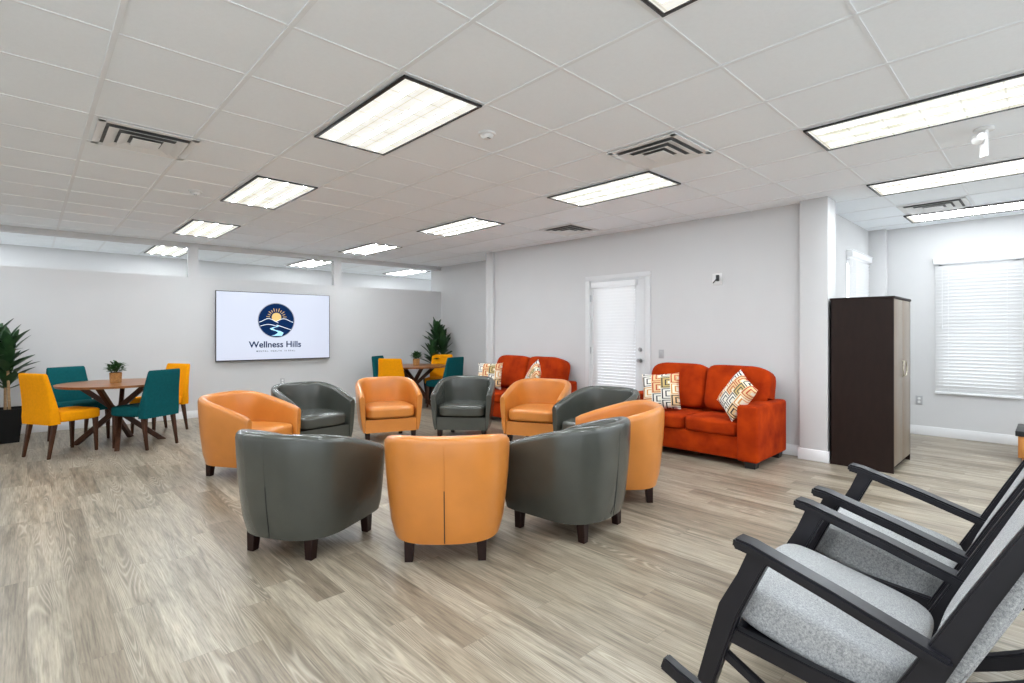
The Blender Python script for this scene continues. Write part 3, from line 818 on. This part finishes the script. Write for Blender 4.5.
def big_plant(loc, lab, canes, seed, ht, rz=0, mx=9., my=9.):
    t = thing('potted_palm', lab, 'plant', loc, rz, 'tall floor plants')
    b = B()
    lo = [(-.13, -.13), (.13, -.13), (.13, .13), (-.13, .13)]
    va = [b.verts.new((x, y, 0)) for x, y in lo]; vb = [b.verts.new((x*1.32, y*1.32, .42)) for x, y in lo]
    vc = [b.verts.new((x*1.2, y*1.2, .42)) for x, y in lo]; vd = [b.verts.new((x*1.18, y*1.18, .37)) for x, y in lo]
    b.faces.new(va[::-1])
    for A, D in ((va, vb), (vb, vc), (vc, vd)):
        for i in range(4): b.faces.new((A[i], A[(i+1) % 4], D[(i+1) % 4], D[i]))
    obj('planter', b, 'pot', t, smooth=False)
    b = B(); box(b, -.155, .155, -.155, .155, .36, .378); obj('soil', b, 'soil', t)
    rnd = random.Random(seed)
    fol = B()
    for (cx, cy, h, lx, ly) in canes:
        b = B(); tube(b, [(cx, cy, .37), (cx+lx*.5, cy+ly*.5, .37+(h-.37)*.5), (cx+lx, cy+ly, h)], [.016, .014, .012], 10)
        obj('stem', b, 'cane', t)
        for j in range(22):
            f = j/21; a = j*2.4+rnd.uniform(-.3, .3)
            leaf_blade(fol, (cx+lx, cy+ly, h-.26+.26*f), a, .60+.85*f+rnd.uniform(-.2, .12), rnd.uniform(.28, .41), .115, rnd.uniform(.0, .55), 7, .30)
    for v in fol.verts:
        v.co.x = min(v.co.x, mx+.1*(v.co.x-mx) if v.co.x > mx else v.co.x); v.co.y = min(v.co.y, my+.1*(v.co.y-my) if v.co.y > my else v.co.y)
    obj('foliage', fol, 'leaf', t)
    return t
big_plant((-.20, 8.98, 0), 'tall dark leafy floor plant in a black planter at the left edge',
          [(-.08, .04, 1.30, -.06, .0), (.04, -.05, 1.12, -.02, -.02), (.0, .06, .90, .0, .0), (-.10, -.06, 1.14, -.14, -.08)], 4, 1.6, 0, .9, .45)
big_plant((6.12, 8.80, 0), 'tall palm plant in the far corner behind the yellow dining chair',
          [(.0, .03, 1.34, .04, -.04), (.05, -.05, 1.12, .05, -.08), (-.05, -.02, .95, -.06, -.07)], 9, 1.7, 0, .33, .28)

# ------------------------------------------------------------------ sofas
def make_sofa():
    """local: x along the length, y forward"""
    t = thing('loveseat', 'x', 'sofa', group='rust orange loveseats')
    Ln, D = 1.60, .85; h = Ln/2; aw = .21
    b = B(); box(b, -h+aw-.01, h-aw+.01, -D/2+.05, D/2-.035, .075, .30, .012, 3); obj('base', b, 'sofa', t)
    for s in (-1, 1):
        b = B(); x0, x1 = sorted((s*h, s*(h-aw))); box(b, x0, x1, -D/2, D/2, .065, .630, .030, 4); obj('arm', b, 'sofa', t)
    b = B(); box(b, -h+aw-.01, h-aw+.01, -D/2+.005, -D/2+.20, .10, .80, .04, 4); obj('back_frame', b, 'sofa', t)
    for s in (-1, 1):
        b = B(); x0, x1 = sorted((s*.003, s*(h-aw-.004)))
        cushion(b, x0, x1, -D/2+.19, D/2-.005, .295, .455, 10, .35, 8); obj('seat_cushion', b, 'sofa', t, angle=60)
        b = B(); x0, x1 = sorted((s*.004, s*(h-aw+.13)))
        R = Matrix.Translation((0, -.20, .43)) @ Matrix.Rotation(math.radians(90-4), 4, 'X') 
        # cushion built lying, then stood up: its y is height, z is depth towards the front
        cushion(b, x0, x1, .0, .53, -.125, .125, 10, .5, 7)
        R = Matrix.Translation((0, -.165, .460)) @ Matrix.Rotation(math.radians(14), 4, 'X') @ Matrix.Rotation(PI/2, 4, 'X')
        for v in b.verts:
            v.co = R @ Vector((v.co.x, v.co.y, -v.co.z))
        for v in b.verts:    # round off the outer upper corner over the arm
            ex = s*v.co.x-(h-aw); 
            if ex > -.10 and v.co.z > .60: v.co.z -= .035*((ex+.10)/.24)**2*((v.co.z-.60)/.4)*1.4
            if ex > -.02 and v.co.z < .62: v.co.x = s*(h-aw-.02)
        obj('back_cushion', b, 'sofa', t, angle=60)
    for sx in (-1, 1):
        for sy in (-1, 1):
            b = B(); taper_leg(b, (sx*(h-.09), sy*(D/2-.09), 0), (sx*(h-.085), sy*(D/2-.085), .07), .05, .055); obj('foot', b, 'sofaf', t)
    return t
SF = make_sofa()
place(SF, True, (5.63, 2.815, 0), PI/2+.02, 'rust orange loveseat on the right, between the door and the column', 'rust orange loveseats')
place(SF, False, (5.60, 5.74, 0), PI/2+.03, 'rust orange loveseat farther back, left of the blinded door', 'rust orange loveseats')
def make_pillow():
    b = B(); n = 18; S = .215
    g = {}
    for side in (1, -1):
        for i in range(n+1):
            for j in range(n+1):
                u, v = i/n*2-1, j/n*2-1
                if side == -1 and (i in (0, n) or j in (0, n)): g[(-1, i, j)] = g[(1, i, j)]; continue
                th = .070*((1-u**4)*(1-v**4))**.6
                k = 1-.07*(1-abs(u))**.6*abs(v)**2; k2 = 1-.07*(1-abs(v))**.6*abs(u)**2
                g[(side, i, j)] = b.verts.new((u*S*k2, side*th, v*S*k))
    for side in (1, -1):
        for i in range(n):
            for j in range(n):
                f = [g[(side, i, j)], g[(side, i+1, j)], g[(side, i+1, j+1)], g[(side, i, j+1)]]
                b.faces.new(f if side == 1 else f[::-1])
    o = obj('throw_pillow', b, 'pillow', angle=80)
    return tag(o, 'x', 'cushion', 'printed throw pillows on the loveseats')
PW = make_pillow()
def put_pillow(first, loc, rz, tilt, roll, lab):
    o = PW if first else copy_tree(PW)
    o.matrix_world = Matrix.Translation(loc) @ Matrix.Rotation(rz, 4, 'Z') @ Matrix.Rotation(tilt, 4, 'X') @ Matrix.Rotation(roll, 4, 'Y')
    o['label'] = lab
    return o
put_pillow(True, (5.40, 3.17, .675), PI/2+.40, .28, .08, 'geometric print pillow at the left end of the right-hand loveseat')
put_pillow(False, (5.42, 2.30, .705), PI/2-.55, .42, -.48, 'geometric print pillow leaning in the right corner of the right-hand loveseat')
put_pillow(False, (5.33, 6.16, .675), PI/2+.45, .28, .03, 'geometric print pillow at the left end of the far loveseat')
put_pillow(False, (5.34, 5.22, .705), PI/2-.55, .42, -.48, 'geometric print pillow leaning in the right corner of the far loveseat')

# ------------------------------------------------------------------ tall cabinet
t = thing('tall_cabinet', 'tall dark espresso two-door cabinet standing beside the white column', 'cabinet', (6.485, 1.337, 0), 0)
CW, CD, CH = .41, .270, 1.72
b = B(); box(b, -CW, CW, -CD, CD, .0, CH-.022, 0); b.free()
b = B()
box(b, -CW, -CW+.018, -CD, CD, .0, CH-.022, .001); box(b, CW-.018, CW, -CD, CD, .0, CH-.022, .001)
box(b, -CW, CW, CD-.012, CD, .04, CH-.03); box(b, -CW+.01, CW-.01, -CD+.03, CD, .06, .08); box(b, -CW+.01, CW-.01, -CD+.04, -CD+.06, 0.0, .06)
obj('body', b, 'espresso', t, smooth=False)
b = B(); box(b, -CW-.006, CW+.006, -CD-.008, CD+.004, CH-.022, CH, .002); obj('top_panel', b, 'espresso', t)
for s in (-1, 1):
    b = B(); x0, x1 = sorted((s*.004, s*(CW-.019))); box(b, x0, x1, -CD-.001, -CD+.018, .065, CH-.026, .0015); d = obj('door', b, 'door_reflect', t)
    b = B(); pts = []
    for k in range(13):
        a = -PI/2+PI*k/12; pts.append((s*(.014+.078*math.cos(a)), -CD-.022+(.008 if k in (0, 12) else 0), 1.0+.075*math.sin(a)))
    pts = [(pts[0][0], -CD, pts[0][2])]+pts+[(pts[-1][0], -CD, pts[-1][2])]
    tube(b, pts, .006, 8); obj('handle', b, 'brass', d)

# counter cabinet at the right edge
t = thing('low_cabinet', 'orange wooden cabinet with a black top, cut off by the right edge', 'cabinet', (7.85, -.135, 0), 0)
b = B(); box(b, -.30, .30, -.40, .40, .05, .28, .004); box(b, -.28, .28, -.37, .37, 0, .05); obj('body', b, 'owood', t)
b = B(); box(b, -.33, .31, -.42, .42, .28, .335, .005); obj('countertop', b, 'black', t)
for s in (-1, 1):
    b = B(); y0, y1 = sorted((s*.006, s*.385)); box(b, -.315, -.30, y0, y1, .07, .27, .003); d = obj('door', b, 'owood', t)
    b = B(); tube(b, [(-.316, s*.05, .13), (-.34, s*.05, .14), (-.34, s*.05, .21), (-.316, s*.05, .22)], .005, 8); obj('handle', b, 'steel', d)

# ------------------------------------------------------------------ rocking chairs
def make_rocker():
    """local: y forward, x across; origin on the floor under the back"""
    t = thing('rocking_chair', 'x', 'rocking chair', group='upholstered rocking chairs')
    for s in (-1, 1):
        def X(a, c): return tuple(sorted((s*a, s*c)))
        x0, x1 = X(.268, .312)
        arc = []
        for i in range(19):
            f = i/18; y = 1.03-1.22*f
            z = .028+(.42 if y > .6 else .60)*(y-.6)**2
            arc.append((y, z))
        b = B(); strip(b, arc, [.052]*19, x0, x1, .006); obj('runner', b, 'rockw', t)
        b = B(); strip(b, [(.672, .63), (.715, .53), (.775, .405), (.815, .27), (.862, .105)], [.070, .064, .072, .066, .058], x0, x1, .006); obj('front_leg', b, 'rockw', t)
        b = B(); strip(b, [(.305, .30), (.28, .22), (.25, .115)], [.07, .06, .05], x0, x1, .005); obj('rear_leg', b, 'rockw', t)
        x0, x1 = X(.262, .297)
        b = B(); strip(b, [(.775, .318), (.52, .297), (.28, .278)], .056, x0, x1, .004); obj('side_rail', b, 'rockw', t)
        x0, x1 = X(.258, .332)
        b = B(); strip(b, [(.752, .652), (.70, .645), (.45, .572), (.185, .487)], [.036, .038, .038, .036], x0, x1, .008); obj('armrest', b, 'rockw', t)
        x0, x1 = X(.268, .308)
        b = B(); strip(b, [(.315, .27), (.268, .37), (.202, .515), (.128, .68), (.051, .84), (-.03, 1.0), (-.10, 1.14)], [.075, .075, .066, .055, .048, .045, .042], x0, x1, .006); obj('back_post', b, 'rockw', t)
        x0, x1 = X(.264, .288)
        b = B(); strip(b, [(.80, .235), (.62, .150), (.48, .050)], [.034, .032, .030], x0, x1, .004); obj('brace', b, 'rockw', t)
    b = B(); box(b, -.265, .265, .745, .775, .285, .345, .004); obj('front_rail', b, 'rockw', t)
    b = B(); box(b, -.27, .27, -.112, -.085, 1.09, 1.155, .006); obj('top_rail', b, 'rockw', t)
    b = B(); tube(b, [(-.27, .27, .20), (.27, .27, .20)], .014, 10); obj('rear_stretcher', b, 'rockw', t)
    b = B(); box(b, -.262, .262, -.24, .24, -.008, .008, .002, M4=Matrix.Translation((0, .53, .300)) @ Matrix.Rotation(math.radians(5), 4, 'X')); obj('seat_board', b, 'rockw', t)
    # seat cushion tilts back
    b = B(); R = Matrix.Translation((0, .53, .388)) @ Matrix.Rotation(math.radians(13), 4, 'X')
    cushion(b, -.256, .256, -.25, .264, -.100, .075, 14, .45, 6.5, R); sc_ = obj('seat_cushion', b, 'tweed', t, angle=70)
    b = B(); R = Matrix.Translation((0, .125, .80)) @ Matrix.Rotation(math.radians(-66), 4, 'X') 
    R = Matrix.Translation((0, .044, .79)) @ Matrix.Rotation(math.radians(24.6), 4, 'X')
    # built with z up and y thickness
    b2 = B(); cushion(b2, -.264, .264, -.45, .36, -.042, .042, 14, .1, 9, Matrix.Rotation(PI/2, 4, 'X'))
    b.free()
    for v in b2.verts: v.co = R @ v.co
    bc = obj('back_cushion', b2, 'tweed', t, angle=70)
    # piping round the rear edge
    b = B()
    lp = [(-.225, -.435), (.225, -.435), (.238, -.41), (.238, .32), (.225, .345), (-.225, .345), (-.238, .32), (-.238, -.41), (-.225, -.435)]
    tube(b, [R @ Vector((x*1.06, -.034, z)) for x, z in lp], .006, 6); obj('piping', b, 'tweed', bc)
    return t
RC = make_rocker()
place(RC, True, (2.068, 0, 0), 0, 'dark wood rocking chair with grey cushions, nearest at lower right')
place(RC, False, (2.888, .0, 0), 0, 'dark wood rocking chair with grey cushions, second one behind the nearest')

# ------------------------------------------------------------------ camera, world, view
cam = bpy.data.cameras.new('camera'); co = bpy.data.objects.new('camera', cam); C.objects.link(co)
cam.sensor_fit = 'HORIZONTAL'; cam.sensor_width = 36; cam.lens = 36*513/1024
cam.shift_y = -(341.5-332.5)/1024
co.location = (0, 0, CAM_H); co.rotation_euler = (PI/2, 0, -math.atan2(.6869, .7268))
cam.clip_start = .05
bpy.context.scene.camera = co
w = bpy.data.worlds.new('world'); bpy.context.scene.world = w; w.use_nodes = True
bg = w.node_tree.nodes['Background']; bg.inputs['Color'].default_value = (.86, .935, 1, 1); bg.inputs['Strength'].default_value = WORLD_E
sc = bpy.context.scene
sc.view_settings.view_transform = 'Standard'; sc.view_settings.look = 'None'; sc.view_settings.gamma = 1
sc.view_settings.exposure = 0.0
sc.cycles.max_bounces = 10; sc.cycles.diffuse_bounces = 6
sc.cycles.use_denoising = True
sc.cycles.sample_clamp_indirect = 6
